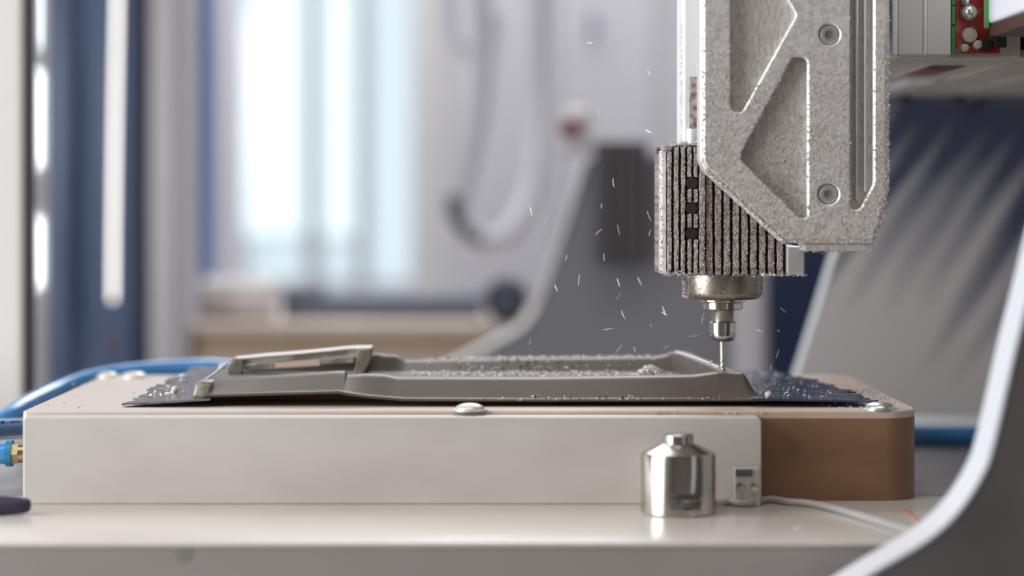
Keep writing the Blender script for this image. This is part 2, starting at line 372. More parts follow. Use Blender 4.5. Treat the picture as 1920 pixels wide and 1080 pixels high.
# ================================================================== BACKGROUND
D = 1.98
t = thing('enclosure_post', 'cream upright post of the machine enclosure at far left with black seal', 'post', (X(0, D), D + .03, 0))
obj('upright', BX(X(-110, D), X(43, D), D, D + .06, 0, 3.15, bev=.004), 'post', t)
obj('seal', BX(X(43, D), X(54, D), D + .004, D + .03, 0, 3.15, bev=.001), 'seal', t)
D = 3.0
t = thing('blue_pillar', 'tall glossy dark blue steel pillar behind the block, with navy edge', 'pillar', (X(170, D), D + .1, 0))
obj('front_sheet', BX(X(84, D), X(252, D), D, D + .16, 0, 3.1, bev=.008), 'blue_steel', t)
obj('edge_profile', BX(X(252, D), X(278, D), D + .004, D + .16, 0, 3.1, bev=.004), 'navy_dark', t)
obj('red_button', BX(X(203, D), X(221, D), D - .004, D - .0002, Z(649, D), Z(632, D), bev=.001), 'red_knob', t)
obj('base_plate', BX(X(70, D), X(285, D), D - .03, D + .2, 0, .02, bev=.003), 'grey_col', t)
DL = 2.9
t = thing('strip_light', 'long warm white strip light hanging in front of the blue pillar', 'lamp', W(212, 566, DL))  # glowing strip stands in for a reflection in acrylic
b = bmesh.new(); tube(b, [W(211.5, 564, DL), W(213, 400, DL), W(216, 200, DL), W(221, -60, DL), W(224, -160, DL)], .0032, 12, 6)
obj('tube', b, 'lamp', t, True)
b = bmesh.new(); lathe(b, X(224, DL), DL, [(.004, Z(-160, DL)), (.004, 3.2)], 10); obj('hanger', b, 'grey_col', t)
t = thing('door_light', 'short cool white light tubes one above the other beside the cream post', 'lamp', W(68, 560, DL))  # glowing strips stand in for highlights on glass
for y0, y1 in ((-60, 90), (134, 312), (410, 538)):
    b = bmesh.new(); tube(b, [W(67.5, y1, DL), W(68, (y0 + y1) / 2, DL), W(68.5, y0, DL)], .0036 if y0 > 100 else .0016, 12, 4)
    obj('tube', b, 'lamp_cool', t, True)
obj('backing_strip', BX(X(54, DL), X(83, DL), DL + .008, DL + .03, 0, 3.1, bev=.002), 'grey_col', t)
D = 2.97
t = thing('grey_column', 'grey metal column between the blue pillar and the blue profile', 'column', (X(315, D), D + .05, 0))
obj('shaft', BX(X(279, D), X(352, D), D, D + .1, 0, 3.15, bev=.006), 'grey_col', t)
obj('cable_slot', BX(X(332, D), X(338, D), D - .002, D + .01, .1, 3.1), 'slate', t)
D = 3.4
t = thing('blue_profile', 'narrow light blue upright profile beside the pale window column', 'profile', (X(375, D), D + .05, Z(545, D)))
obj('shaft', BX(X(350, D), X(397, D), D, D + .08, 0, 3.15, bev=.004), 'periwinkle', t)
D = 4.2
t = thing('pale_column', 'pale pinkish white upright column left of the bright window', 'column', (X(420, D), D + .05, 0))
obj('shaft', BX(X(394, D), X(446, D), D, D + .1, 0, 3.15, bev=.005), 'pale_col', t)
obj('base_plate', BX(X(385, D), X(455, D), D - .02, D + .12, 0, .02), 'pale_col', t)
D = 5.2
t = thing('beige_column', 'slim beige column right of the bright window', 'column', (X(800, D), D + .05, 0))
obj('shaft', BX(X(772, D), X(832, D), D, D + .1, 0, 3.15, bev=.005), 'beige_col', t)
obj('base_plate', BX(X(765, D), X(840, D), D - .02, D + .12, 0, .02), 'beige_col', t)

# workbench with layered plywood top
D = 3.0
t = thing('workbench', 'workbench with thick layered plywood top in the blurred background', 'workbench', (X(670, D), D + .3, 0))
xa, xb = X(352, D), X(1010, D)
obj('top_layer', BX(xa, xb, D, D + .6, Z(628, D), Z(607, D), bev=.003), 'bench_pale', t)
obj('middle_layer', BX(xa, xb, D + .004, D + .6, Z(662, D), Z(628, D), bev=.003), 'bench_tan', t)
obj('lower_layer', BX(xa, xb, D + .002, D + .6, Z(700, D), Z(662, D), bev=.003), 'bench_pale', t)
for lx in (xa + .03, xb - .08):
    for ly in (D + .05, D + .5): obj('leg', BX(lx, lx + .05, ly, ly + .05, 0, Z(700, D), bev=.004), 'bench_tan', t)
zb = Z(607, D)
b = bmesh.new(); r = .028
lathe(b, D + .10, zb + r, [(r * .9, X(362, D)), (r, X(366, D)), (r, X(500, D)), (r * .9, X(504, D))], 28, 'x')
o = obj('paper_roll', b, 'roll_white', None, 40); tag(o, 'pale rolled sheet lying on the left end of the plywood bench', 'roll')
t = thing('slate_tray', 'long slate grey tray on the plywood bench under the window', 'tray', (X(720, D), D + .2, zb))
b = bmesh.new(); box(b, X(512, D), X(905, D), D + .12, D + .26, zb, zb + .031, bev=.003); obj('base', b, 'slate', t)
obj('rim', BX(X(512, D), X(585, D), D + .115, D + .265, zb + .0312, zb + .043, bev=.004), 'slate', t)
b = bmesh.new(); lathe(b, X(950, D), zb + .029, [(.024, D + .01), (.029, D + .015), (.029, D + .07), (.024, D + .075)], 32, 'y')
t = thing('cable_spool', 'round black spool standing on the right end of the plywood bench', 'spool', (X(950, D), D + .07, zb))
obj('drum', b, 'spool', t, 40)
b = bmesh.new(); lathe(b, X(950, D), zb + .029, [(.009, D + .004), (.010, D + .01)], 20, 'y'); obj('hub', b, 'slate', t, 40)
# grey machine cabinet behind the bench
D = 4.6
t = thing('grey_cabinet', 'tall pale grey machine cabinet behind the hanging grey hoses', 'cabinet', (X(1040, D), D + .2, 0))
obj('body', BX(X(850, D), X(1235, D), D, D + .4, 0, 2.4, bev=.008), 'cab', t)
for a, c in ((862, 1040), (1052, 1225)):
    dd = obj('door', BX(X(a, D), X(c, D), D - .012, D - .001, .1, 2.35, bev=.003), 'cab', t)
    b = bmesh.new(); tube(b, [W((a + 60), 20, D - .03), W(a + 60, 30, D - .035), W(a + 60, 60, D - .035), W(a + 60, 70, D - .03)], .006, 10, 4)
    obj('handle', b, 'slate', dd)
D = 3.3
def hose_thing(pts, r, m, label):
    b = bmesh.new(); tube(b, [W(x, y, d) for x, y, d in pts], r, 14, 8); return tag(obj('grey_hose', b, m, None, True), label, 'hose')
hose_thing([(905, -420, 3.3), (900, -60, 3.3), (905, 150, 3.3), (880, 300, 3.3), (858, 400, 3.3), (890, 450, 3.3), (950, 440, 3.3), (1000, 330, 3.35), (1010, 100, 3.4), (1015, -420, 3.4)], .014, 'hose_grey', 'thick grey hose hanging in a loop above the black spool')
hose_thing([(835, -420, 3.35), (840, -40, 3.35), (850, 60, 3.35), (880, 95, 3.35), (905, 40, 3.35), (900, -60, 3.38), (900, -420, 3.38)], .010, 'hose_grey', 'grey hose hanging in a small loop near the beige column')
b = bmesh.new(); tube(b, [W(845, 370, 3.27), W(856, 410, 3.26), W(880, 440, 3.26), W(905, 452, 3.26)], .009, 12, 6)
tag(obj('hose_sleeve', b, 'rubber', None, True), 'dark rubber sleeve around the bottom of the looped grey hose', 'sleeve')
# second machine further back: side plate with sweeping edge, motor, knob
def swept_outline(dx, d, pts): return [(X(a, d), Z(c, d)) for a, c in pts]
D = 2.75
t = thing('rear_machine', 'blurred grey machine side plate with a sweeping pale edge beyond the block', 'machine', (X(1150, D), D + .03, 0))
out = rounded(P2([(1106, 290), (1010, 575), (985, 615), (880, 672), (720, 760), (720, 1900), (1440, 1900), (1440, 290)], D), [.02, .02, .03, .05, 0, 0, 0, 0], 6)
bmA, _ = plate(out, D, D + .075, .001)
obj('side_plate', bmA, 'lock_grey', t)
# pale edge band: the same outline, a thin strip along the swept side
def edge_band(pts, d, y0, y1, th):
    b = bmesh.new(); A = pts; n = len(A); rows = []
    for i in range(n):
        a = Vector(A[max(i - 1, 0)]); c = Vector(A[min(i + 1, n - 1)]); e = (c - a).normalized(); nn = Vector((-e.y, e.x))
        p = Vector(A[i]); q = p + nn * th
        rows.append([b.verts.new((p.x, y0, p.y)), b.verts.new((q.x, y0, q.y)), b.verts.new((q.x, y1, q.y)), b.verts.new((p.x, y1, p.y))])
    for r0, r1 in zip(rows, rows[1:]):
        for k in range(4): b.faces.new((r0[k], r0[(k + 1) % 4], r1[(k + 1) % 4], r1[k]))
    b.faces.new(rows[0]); b.faces.new(rows[-1][::-1]); return b
sw = [(v.x, v.z) for v in catmull([W(1104, 292, D), W(1060, 430, D), W(1016, 560, D), W(985, 612, D), W(930, 645, D), W(880, 672, D), W(800, 716, D)], 6)]
obj('edge_band', edge_band(sw, D, D - .004, D + .08, -.0035), 'alu_edge', t)
D2 = 2.68
m_ = thing('motor_box', 'dark blurred motor box mounted on the grey machine plate', 'motor', (X(1165, D2), D2 + .03, Z(495, D2)))
obj('housing', BX(X(1116, D2), X(1214, D2), D2, D + .0, Z(493, D2), Z(262, D2), bev=.004), 'motor', m_)
for k in range(4):
    xx = X(1128 + k * 22, D2); obj('cooling_rib', BX(xx, xx + .005, D2 - .006, D2 + .002, Z(480, D2), Z(280, D2)), 'motor', m_)
k_ = thing('stop_button', 'small red stop button on a pale box above the sweeping edge', 'button', W(1080, 290, D2))
obj('box', BX(X(1056, D2), X(1108, D2), D2 + .01, D2 + .05, Z(290, D2), Z(200, D2), bev=.008), 'pale_col', k_)
b = bmesh.new(); lathe(b, X(1068, D2), Z(240, D2), [(.010, D2 - .012), (.012, D2 - .008), (.012, D2 + .002), (.007, D2 + .01)], 24, 'y'); obj('knob', b, 'red_knob', k_, 40)
D = 2.6
t = thing('round_post', 'pale grey post standing behind the end mill', 'post', (X(1405, D), D + .03, 0))
obj('shaft', BX(X(1378, D), X(1438, D), D, D + .05, 0, 2.0, bev=.012, seg=4), 'grey_col', t)
obj('foot', BX(X(1360, D), X(1455, D), D - .02, D + .07, 0, .015), 'grey_col', t)
D = 3.6
t = thing('blue_cabinet', 'deep navy blue cabinet behind the spindle on the right', 'cabinet', (X(1800, D), D + .2, 0))
obj('body', BX(X(1400, D), X(2300, D), D, D + .4, 0, 2.2, bev=.008), 'navy', t)
for a, c in ((1410, 1840), (1855, 2290)):
    dd = obj('door', BX(X(a, D), X(c, D), D - .014, D - .001, .1, 2.15, bev=.004), 'navy', t)
    obj('handle', BX(X(c - 40, D), X(c - 30, D), D - .04, D - .014, 1.0, 1.15, bev=.003), 'grey_col', dd)

# ================================================================== MACHINE BED
DF = 1.232            # front edge of the bed
t = thing('machine_bed', 'cream machine bed with rounded front edge under the wooden block', 'table', (0, 1.6, 0))
b = bmesh.new(); box(b, -.62, .62, DF, 1.425, T - .0032, T, bev=.0012, seg=3)
obj('front_board', b, 'bed', t, 30)
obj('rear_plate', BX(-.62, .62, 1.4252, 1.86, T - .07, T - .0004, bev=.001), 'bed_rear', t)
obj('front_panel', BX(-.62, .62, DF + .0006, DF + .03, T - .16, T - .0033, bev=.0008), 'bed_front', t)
b = bmesh.new(); lathe(b, X(345, DF), Z(1038, DF), [(.0045, DF + .0004), (.0045, DF + .0007)], 9, 'y'); obj('front_stain', b, 'stain', t)
obj('board_support', BX(-.62, .62, DF + .0305, 1.425, T - .07, T - .0033), 'lock_grey', t)
obj('under_frame', BX(-.60, .60, DF + .02, 1.84, T - .10, T - .0702), 'lock_grey', t)
obj('rear_rail', BX(-.62, .62, 1.862, 1.90, T - .05, T + .006, bev=.002), 'sill', t)
for sx in (-.56, .50):
    for sy in (1.30, 1.76): obj('leg', BX(sx, sx + .06, sy, sy + .06, 0, T - .10, bev=.004), 'lock_grey', t)
b = bmesh.new(); lathe(b, X(1500, 1.285), 1.285, [(.0035, T), (.0032, T + .0004)], 12)
obj('stain', b, 'chip_tan', t)

# near and far end plates with a sweeping edge
def end_plate(d, th, label, face, px, edge='plate_edge'):
    t = thing('end_plate', label, 'machine plate', (.36, d + th / 2, 0))
    k = 1.19 / d
    pts = [W(a, c, d) for a, c in px]
    curve = catmull(pts, 8); sw = [(v.x, v.z) for v in curve]
    xr = .60
    out = sw + [(sw[-1][0], 0.0), (xr, 0.0), (xr, sw[0][1])]
    bmA, _ = plate(out, d, d + th - .0005, .001)
    obj('face_plate', bmA, face, t)
    obj('bright_edge', edge_band(sw, d, d - .0005, d + th, -.0012), edge, t)  # edge lit from the left, given a paler colour than the face
    return t
DN = 1.165
end_plate(DN, .040, 'dark near end plate with a bright sweeping edge in front of the bed', 'plate_dark',
    [(2040, 120), (1995, 300), (1950, 480), (1905, 660), (1866, 830), (1845, 890), (1800, 960), (1740, 1015), (1640, 1075), (1560, 1125)])
DR = 2.02
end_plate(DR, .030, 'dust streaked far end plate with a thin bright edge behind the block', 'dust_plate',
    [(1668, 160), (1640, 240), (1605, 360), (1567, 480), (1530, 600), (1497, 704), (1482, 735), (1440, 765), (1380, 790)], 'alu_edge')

# ================================================================== GANTRY AT UPPER RIGHT
DG = 1.45; zu = CZ + .0899
t = thing('gantry_beam', 'dusty aluminium gantry beam at upper right seen from below', 'beam', (.36, 1.72, zu))
obj('side_rail', BX(X(1690, DG), X(1782, DG), DG, 2.0, zu, zu + .10, bev=.0015), 'beam', t)
obj('inner_rail', BX(X(1786, DG), .3265, DG + .012, 2.0, zu, zu + .10, bev=.0015), 'beam', t)
obj('middle_rail', BX(.3305, .3745, DG + .012, 2.0, zu, zu + .10, bev=.0015), 'beam', t)
obj('outer_rail', BX(.3785, .60, DG + .012, 2.0, zu, zu + .10, bev=.0015), 'beam', t)
obj('slide_pad', BX(.302, .322, 1.73, 1.90, zu - .0025, zu - .0001, bev=.0006), 'sill', t)  # white patch stands in for a highlight on the beam's underside
obj('groove_bed', BX(.3265, .3785, DG + .02, 2.0, zu + .006, zu + .02), 'screw_black', t)
for px, py in ((1693, 181), (1791, 182), (1829, 186)):
    d = .0899 * F / (VY - py) - .03
    b = bmesh.new(); lathe(b, X(px, d), d, [(.005, zu - .006), (.007, zu - .005), (.007, zu + .001)], 16); obj('screw', b, 'screw_black', t)
t = thing('axis_cover', 'two clean grey cover plates with white edges beside the carriage plate', 'cover', (X(1730, DG - .012), DG - .006, zu + .004))
obj('cover_plate', BX(X(1684, DG - .012), X(1731, DG - .012), DG - .012, DG - .0005, zu + .0005, zu + .10, bev=.0008), 'alu_dull', t)
obj('cover_plate', BX(X(1738, DG - .012), X(1783, DG - .012), DG - .012, DG - .0005, zu + .0005, zu + .10, bev=.0008), 'alu_dull', t)
obj('white_edge', BX(X(1674, DG - .012), X(1683.5, DG - .012), DG - .012, DG - .0005, zu + .0005, zu + .10, bev=.0008), 'alu_edge', t)
obj('white_edge', BX(X(1731.3, DG - .012), X(1737.7, DG - .012), DG - .013, DG - .0005, zu + .0005, zu + .10, bev=.0008), 'alu_edge', t)
# sticker under the beam
t = thing('warning_sticker', 'striped red black and silver sticker under the gantry beam', 'sticker', (.293, 1.6, zu - .0006))
obj('backing', BX(.2835, .3065, 1.535, 1.672, zu - .0006, zu - .0001), 'sticker', t)
obj('black_band', BX(.2835, .3065, 1.537, 1.580, zu - .0009, zu - .0006), 'screw_black', t)
obj('red_band', BX(.2835, .3065, 1.584, 1.612, zu - .0009, zu - .0006), 'sticker_red', t)
obj('black_line', BX(.2835, .3065, 1.624, 1.636, zu - .0009, zu - .0006), 'screw_black', t)
# circuit board
DP_ = 1.447
t = thing('circuit_board', 'red circuit board with green edge and soldered metal parts on the gantry', 'circuit board', (X(1830, DP_), DP_, Z(100, DP_)))
obj('board', BX(X(1791, DP_), X(1876, DP_), DP_, DP_ + .003, Z(100, DP_), Z(-60, DP_), bev=.0004), 'pcb_red', t)
for y0, y1 in ((-60, 10), (12, 47), (50, 100)):
    obj('edge_connector', BX(X(1783.5, DP_), X(1790, DP_), DP_ - .002, DP_ + .004, Z(y1, DP_), Z(y0, DP_), bev=.0004), 'green', t)
for px, py, rr in ((1815, 24, 16), (1808, 4, 8), (1806, -10, 9)):
    b = bmesh.new(); r = rr / F * DP_; lathe(b, X(px, DP_), Z(py, DP_), [(r * .35, DP_ - .010), (r * .8, DP_ - .008), (r, DP_ - .004), (r, DP_ - .0001)], 20, 'y')
    obj('solder_post', b, 'zinc', t, 50)
for px, py, rr in ((1817, 66, 15), (1832, 84, 9), (1860, 68, 13), (1808, 90, 8)):
    b = bmesh.new(); r = rr / F * DP_; lathe(b, X(px, DP_), Z(py, DP_), [(r * .5, DP_ - .004), (r * .9, DP_ - .0035), (r, DP_ - .0001)], 16, 'y')
    obj('component', b, 'cream' if rr != 13 else 'dark_red', t, 50)
obj('chip_package', BX(X(1838, DP_), X(1854, DP_), DP_ - .004, DP_ - .0002, Z(98, DP_), Z(75, DP_), bev=.0005), 'screw_black', t)
obj('chip_package', BX(X(1862, DP_), X(1884, DP_), DP_ - .006, DP_ - .0002, Z(90, DP_), Z(58, DP_), bev=.0005), 'screw_black', t)
t = thing('terminal_box', 'white terminal box with green rim above the red circuit board', 'box', (.33, 1.39, CZ + .109))
obj('housing', BX(.299, .40, 1.30, 1.430, CZ + .109, CZ + .19, bev=.002), 'white_box', t)
obj('cream_end', BX(.2992, .39, 1.4302, 1.443, CZ + .107, CZ + .19, bev=.001), 'cream', t)
obj('green_rim', BX(.2972, .299, 1.426, 1.430, CZ + .107, CZ + .19), 'green', t)
obj('dark_base', BX(.300, .40, 1.31, 1.43, CZ + .101, CZ + .1088, bev=.001), 'dark_red', t)

# ================================================================== Z CARRIAGE
DC = 1.405            # front of the carriage plate
t = thing('carriage_plate', 'big milled aluminium carriage plate with triangular pockets beside the spindle', 'machine plate', (X(1490, DC), DC + .012, Z(472, DC)))
out = rounded(P2([(1313, -140), (1313, 300), (1320, 318), (1471, 456), (1640, 457), (1654, 420), (1668, 355), (1668, -140)], DC), [0, .012, .012, .004, .002, .004, .006, 0], 6)
pk1 = rounded(P2([(1369, -140), (1369, 207), (1390, 213), (1493, 28), (1430, -80), (1430, -140)], DC), [0, .004, .004, .004, .004, 0], 6)
pk2 = rounded(P2([(1486, 107), (1514, 107), (1514, 409), (1497, 409), (1384, 296)], DC), [.0035, .0045, .004, .004, .006], 6)
pk3 = rounded(P2([(1594, -140), (1594, 392), (1612, 394), (1638, 345), (1638, -140)], DC), [0, .003, .004, .012, 0], 6)
# screw recesses
rec = []
for px, py in ((1555, 65), (1553, 364)):
    c = Vector((X(px, DC), Z(py, DC))); rec.append([(c.x + .0062 * math.cos(a * math.pi / 14), c.y + .0062 * math.sin(a * math.pi / 14)) for a in range(28)])
pa, pf = plate(out, DC, DC + .024, .0030, [pk1, pk2, pk3] + rec, .0075, .0011)
body = obj('plate', pa, 'alu', t)
obj('pocket_floor', pf, 'alu_floor', t, auto=False)
b = bmesh.new()
box(b, X(1606, DC), X(1611, DC), DC + .003, DC + .0076, Z(375, DC), Z(-140, DC), bev=.0006)
box(b, X(1622, DC), X(1626, DC), DC + .004, DC + .0076, Z(360, DC), Z(-140, DC), bev=.0006)
obj('slot_ribs', b, 'alu_clean', t)
for px, py in ((1555, 65), (1553, 364)):
    b = bmesh.new(); r = .0058
    lathe(b, X(px, DC), Z(py, DC), [(r * .42, DC + .0022), (r * .48, DC + .0004), (r * .80, DC + .0004), (r * .92, DC + .0013), (r, DC + .0016), (r, DC + .0075)], 28, 'y')
    s = obj('screw', b, 'zinc', t, 40)
    # star socket
    sp = [(X(px, DC) + (.0021 if k % 2 == 0 else .0013) * math.cos(k * math.pi / 6), Z(py, DC) + (.0021 if k % 2 == 0 else .0013) * math.sin(k * math.pi / 6)) for k in range(12)]
    bb, _ = plate(sp, DC + .0013, DC + .0024); obj('socket', bb, 'slate', s)
obj('bottom_strip', BX(X(1508, DC + .004), X(1638, DC + .004), DC + .004, DC + .034, Z(471, DC), Z(457.5, DC), bev=.0006), 'alu', t)
DH = 1.43
t = thing('spindle_clamp', 'clean aluminium clamp holding the finned spindle behind the carriage plate', 'clamp', (X(1400, DH), 1.47, Z(515, DH)))
obj('clamp_block', BX(X(1476, DH), X(1509, DH), DH + .001, 1.51, Z(514.5, DH), Z(462.5, DH), bev=.0008), 'alu_clean', t)
obj('back_plate', BX(X(1281.5, 1.445), X(1500, 1.445), 1.455, 1.50, Z(270, 1.445), Z(-140, 1.445), bev=.002), 'white_plate', t)
b = bmesh.new(); lathe(b, X(1298, 1.45), 1.452, [(.0032, Z(271.5, 1.45)), (.0032, Z(241, 1.45))], 20); obj('guide_pin', b, 'alu_edge', t, 40)
obj('dusty_pad', BX(X(1293, 1.45), X(1311, 1.45), 1.452, 1.4555, Z(240, 1.45), Z(144, 1.45), bev=.0004), 'fin', t)
obj('cross_slide', BX(X(1340, 1.43), X(1668, 1.43), 1.431, 1.454, Z(450, 1.43) + .06, Z(-140, 1.43), bev=.002), 'alu_dull', t)
obj('cross_arm', BX(X(1520, 1.45), X(1660, 1.45), 1.4545, 1.56, Z(60, 1.45), Z(-140, 1.45), bev=.002), 'alu_dull', t)

# ================================================================== SPINDLE
DS = 1.474; sxc = X(1355, DS)
fy = 1.437            # front of finned body
t = thing('spindle', 'dust covered black finned milling spindle with steel collet over the grey part', 'spindle', (sxc, DS, Z(638, DS)))
z0, z1 = Z(514.5, fy), Z(272, fy)
xl, xk, xr = X(1247, fy), X(1314, fy), X(1474.5, fy)
xt = X(1243.5, fy)
# body polygon in plan: flat front right of the ridge, slightly turned left of it
planb = [(xt + .001, fy + .020), (xl + .002, fy + .0075), (xk, fy + .003), (xr, fy + .003), (xr, 1.512), (xt + .001, 1.512)]
b = bmesh.new(); lo = [b.verts.new((x, y, z0)) for x, y in planb]; hi = [b.verts.new((x + (.0025 if i in (0, 1) else 0), y, z1)) for i, (x, y) in enumerate(planb)]
mid = [b.verts.new((x, y, z1 - .003)) for i, (x, y) in enumerate(planb)]
bridge(b, lo, mid); bridge(b, mid, hi); b.faces.new(lo); b.faces.new(hi)
obj('body', b, 'black', t)
def fin(x0, x1, ya, yb, zb_, zt, name='fin', m='fin'):
    b = bmesh.new(); q = [(x0, ya), (x1, yb), (x1, yb + .006), (x0, ya + .006)]
    n = 14; rings = []
    for k in range(n + 1):
        zz = zb_ + (zt - zb_) * k / n; j = [random.uniform(-.00035, .00035) for _ in range(4)]
        rings.append([b.verts.new((x + j[i], y + j[(i + 1) % 4] * .8, zz)) for i, (x, y) in enumerate(q)])
    for r0, r1 in zip(rings, rings[1:]): bridge(b, r0, r1)
    b.faces.new(rings[0]); b.faces.new(rings[-1]); return obj(name, b, m, t)
holes_z = [(Z(343, fy), .0038), (Z(390, fy), .0037), (Z(438, fy), .0037)]
FIN = []
def yleft(x): return fy + .0045 * max(0, min(1, (xk - x) / (xk - xl))) 
for px0, px1 in ((1253, 1259.5), (1265, 1272.5), (1278, 1284.5), (1290, 1296.5), (1301.5, 1308)):
    a, c = X(px0, fy), X(px1, fy)
    zt = z1 - (.004 if px0 < 1260 else 0.0012)
    if px0 >= 1286:      # interrupted by the three screw holes
        cuts = sorted(holes_z); zz = z0
        for hz, hr in cuts: fin(a, c, yleft(a), yleft(c), zz, hz - hr); zz = hz + hr
        fin(a, c, yleft(a), yleft(c), zz, zt)
    else: fin(a, c, yleft(a), yleft(c), z0, zt)
    FIN.append((a, c, yleft((a + c) / 2), z0, zt))
a, c = X(1312, fy), X(1321, fy); fin(a, c, fy - .0015, fy - .0015, z0, z1 - .002, 'corner_fin'); FIN.append((a, c, fy - .0015, z0, z1 - .002))
px = 1324.5
while px < 1472:
    a, c = X(px, fy), X(min(px + 10.5, 1474), fy); fin(a, c, fy, fy, z0, z1 - .002); FIN.append((a, c, fy, z0, z1 - .002)); px += 16.6
obj('side_strip', BX(xt - .0006, xl + .0014, fy + .008, fy + .030, z0, z1 - .003, bev=.0006), 'alu_edge', t)
for k in range(5):
    yy = fy + .034 + k * .008; obj('side_fin', BX(xt - .0006, xl, yy, yy + .004, z0, z1 - .005), 'fin', t)
for hz, hr in holes_z:
    b = bmesh.new(); lathe(b, X(1297, fy), hz, [(hr, fy + .0022), (hr, fy + .006)], 20, 'y')
    obj('screw_hole', b, 'screw_black', t)
r = lambda p: p / 2 / F * DS
zz = lambda y: Z(y, DS)
b = bmesh.new(); lathe(b, sxc, DS, [(r(112), zz(561)), (r(132), zz(560)), (r(142), zz(556)), (r(147), zz(548)), (r(148), zz(514))], 64); obj('collar', b, 'collar', t, 35)
b = bmesh.new(); lathe(b, sxc, DS, [(r(78), zz(566.5)), (r(84), zz(565)), (r(84), zz(562)), (r(78), zz(560.5))], 48); obj('cover_ring', b, 'steel', t, 35)
b = bmesh.new(); lathe(b, sxc, DS, [(r(72), zz(580)), (r(76), zz(578.5)), (r(76), zz(568)), (r(72), zz(566.5))], 12); obj('shaft_flange', b, 'steel', t, 35)
b = bmesh.new(); lathe(b, sxc, DS, [(r(40), zz(602)), (r(41), zz(600)), (r(41), zz(584)), (r(46), zz(580))], 40); obj('neck', b, 'collar', t, 35)
b = bmesh.new(); lathe(b, sxc, DS, [(r(36), zz(638.5)), (r(42), zz(638)), (r(48), zz(633)), (r(49), zz(628)), (r(47), zz(627)), (r(47), zz(625.5)), (r(50), zz(624)), (r(50), zz(605)), (r(46), zz(602))], 16)
nut = obj('collet_nut', b, 'steel', t, 25)
b = bmesh.new(); lathe(b, sxc, DS, [(r(26), zz(640)), (r(30), zz(638.4))], 24); obj('collet_face', b, 'collar', nut, 35)
# end mill
t2 = thing('end_mill', 'thin steel end mill touching the rim of the grey part', 'cutter', (sxc, DS, zz(692)))
b = bmesh.new(); lathe(b, sxc, DS, [(r(10.5), zz(672)), (r(10.5), zz(639.6))], 20); obj('shank', b, 'carbide', t2, 35)
b = bmesh.new(); n = 26; rings = []
for k in range(n + 1):
    h = zz(694) + (zz(672) - zz(694)) * k / n; tw = k / n * math.pi * 2.2; ring = []
    for i in range(16):
        a = 2 * math.pi * i / 16; rr = r(10.5) * (1 - .16 * max(0, math.cos(2 * a)) ** 2); ring.append(b.verts.new((sxc + rr * math.cos(a + tw), DS + rr * math.sin(a + tw), h)))
    rings.append(ring)
for r0, r1 in zip(rings, rings[1:]): bridge(b, r0, r1)
b.faces.new(rings[0]); b.faces.new(rings[-1]); obj('flutes', b, 'carbide', t2, 40)

# dust: shavings stuck to the spindle and to the carriage plate
b = bmesh.new()
for a, c, yy, za, zt in FIN:
    n = int(520 * (zt - za) / .08)
    for _ in range(n):
        if random.random() < .18: p = Vector((random.choice((a, c)), yy + random.uniform(0, .002), random.uniform(za, zt)))
        else: p = Vector((random.uniform(a, c), yy - random.uniform(0, .0006), random.uniform(za, zt)))
        if any(abs(p.z - hz) < hr and abs(p.x - X(1298, fy)) < .005 for hz, hr in holes_z): continue
        flake(b, p, .0010)
for _ in range(900):   # fuzz along the bottom, the left edge and the top
    q = random.random()
    if q < .4: p = Vector((random.uniform(xt, xr), fy + random.uniform(0, .012), z0 + random.gauss(0, .0007)))
    elif q < .8: p = Vector((xt + random.gauss(-.0004, .0005), fy + random.uniform(.006, .02), random.uniform(z0, z1 - .004)))
    else: p = Vector((random.uniform(xl + .004, xk), fy + random.uniform(.003, .012), z1 + random.gauss(0, .0006)))
    flake(b, p, .0015)
for _ in range(260): flake(b, Vector((random.uniform(xt, xl + .004), fy + random.uniform(.004, .02), z1 - random.uniform(0, .0035))), .0014)
obj('clinging_chips', b, 'chip_fin', t, kind='stuff', auto=False)
b = bmesh.new()
for _ in range(330):
    a = random.uniform(math.pi, 2 * math.pi); h = random.uniform(zz(556), zz(518)); rr = r(148)
    flake(b, Vector((sxc + rr * math.cos(a), DS + rr * math.sin(a), h)), .0009)
for _ in range(160):
    a = random.uniform(math.pi * .95, math.pi * 1.15); h = random.uniform(zz(558), zz(518)); rr = r(149)
    flake(b, Vector((sxc + rr * math.cos(a), DS + rr * math.sin(a), h)), .0014)
obj('collar_chips', b, 'chip_tan', t, kind='stuff', auto=False)
car = bpy.data.objects['carriage_plate']
b = bmesh.new()
def inside(p, poly):
    x, y = p; c = False; n = len(poly)
    for i in range(n):
        (x1, y1), (x2, y2) = poly[i], poly[(i + 1) % n]
        if (y1 > y) != (y2 > y) and x < (x2 - x1) * (y - y1) / (y2 - y1) + x1: c = not c
    return c
cnt = 0
while cnt < 5200:
    py = random.uniform(-10, 458); px = random.uniform(1316, 1668)
    if random.random() > .10 + .9 * min(1, max(0, (py - 40) / 300)): continue
    q = (X(px, DC), Z(py, DC))
    if not inside(q, out): continue
    ip = [inside(q, k) for k in (pk1, pk2, pk3)]
    y = DC - .0001
    if ip[2]: continue
    if ip[0] or ip[1]: y = DC + .0072
    if any((q[0] - X(a_, DC)) ** 2 + (q[1] - Z(b_, DC)) ** 2 < .0075 ** 2 for a_, b_ in ((1555, 65), (1553, 364))): continue
    flake(b, Vector((q[0], y, q[1])), .0015, (0, 1, 0), 0, .45); cnt += 1
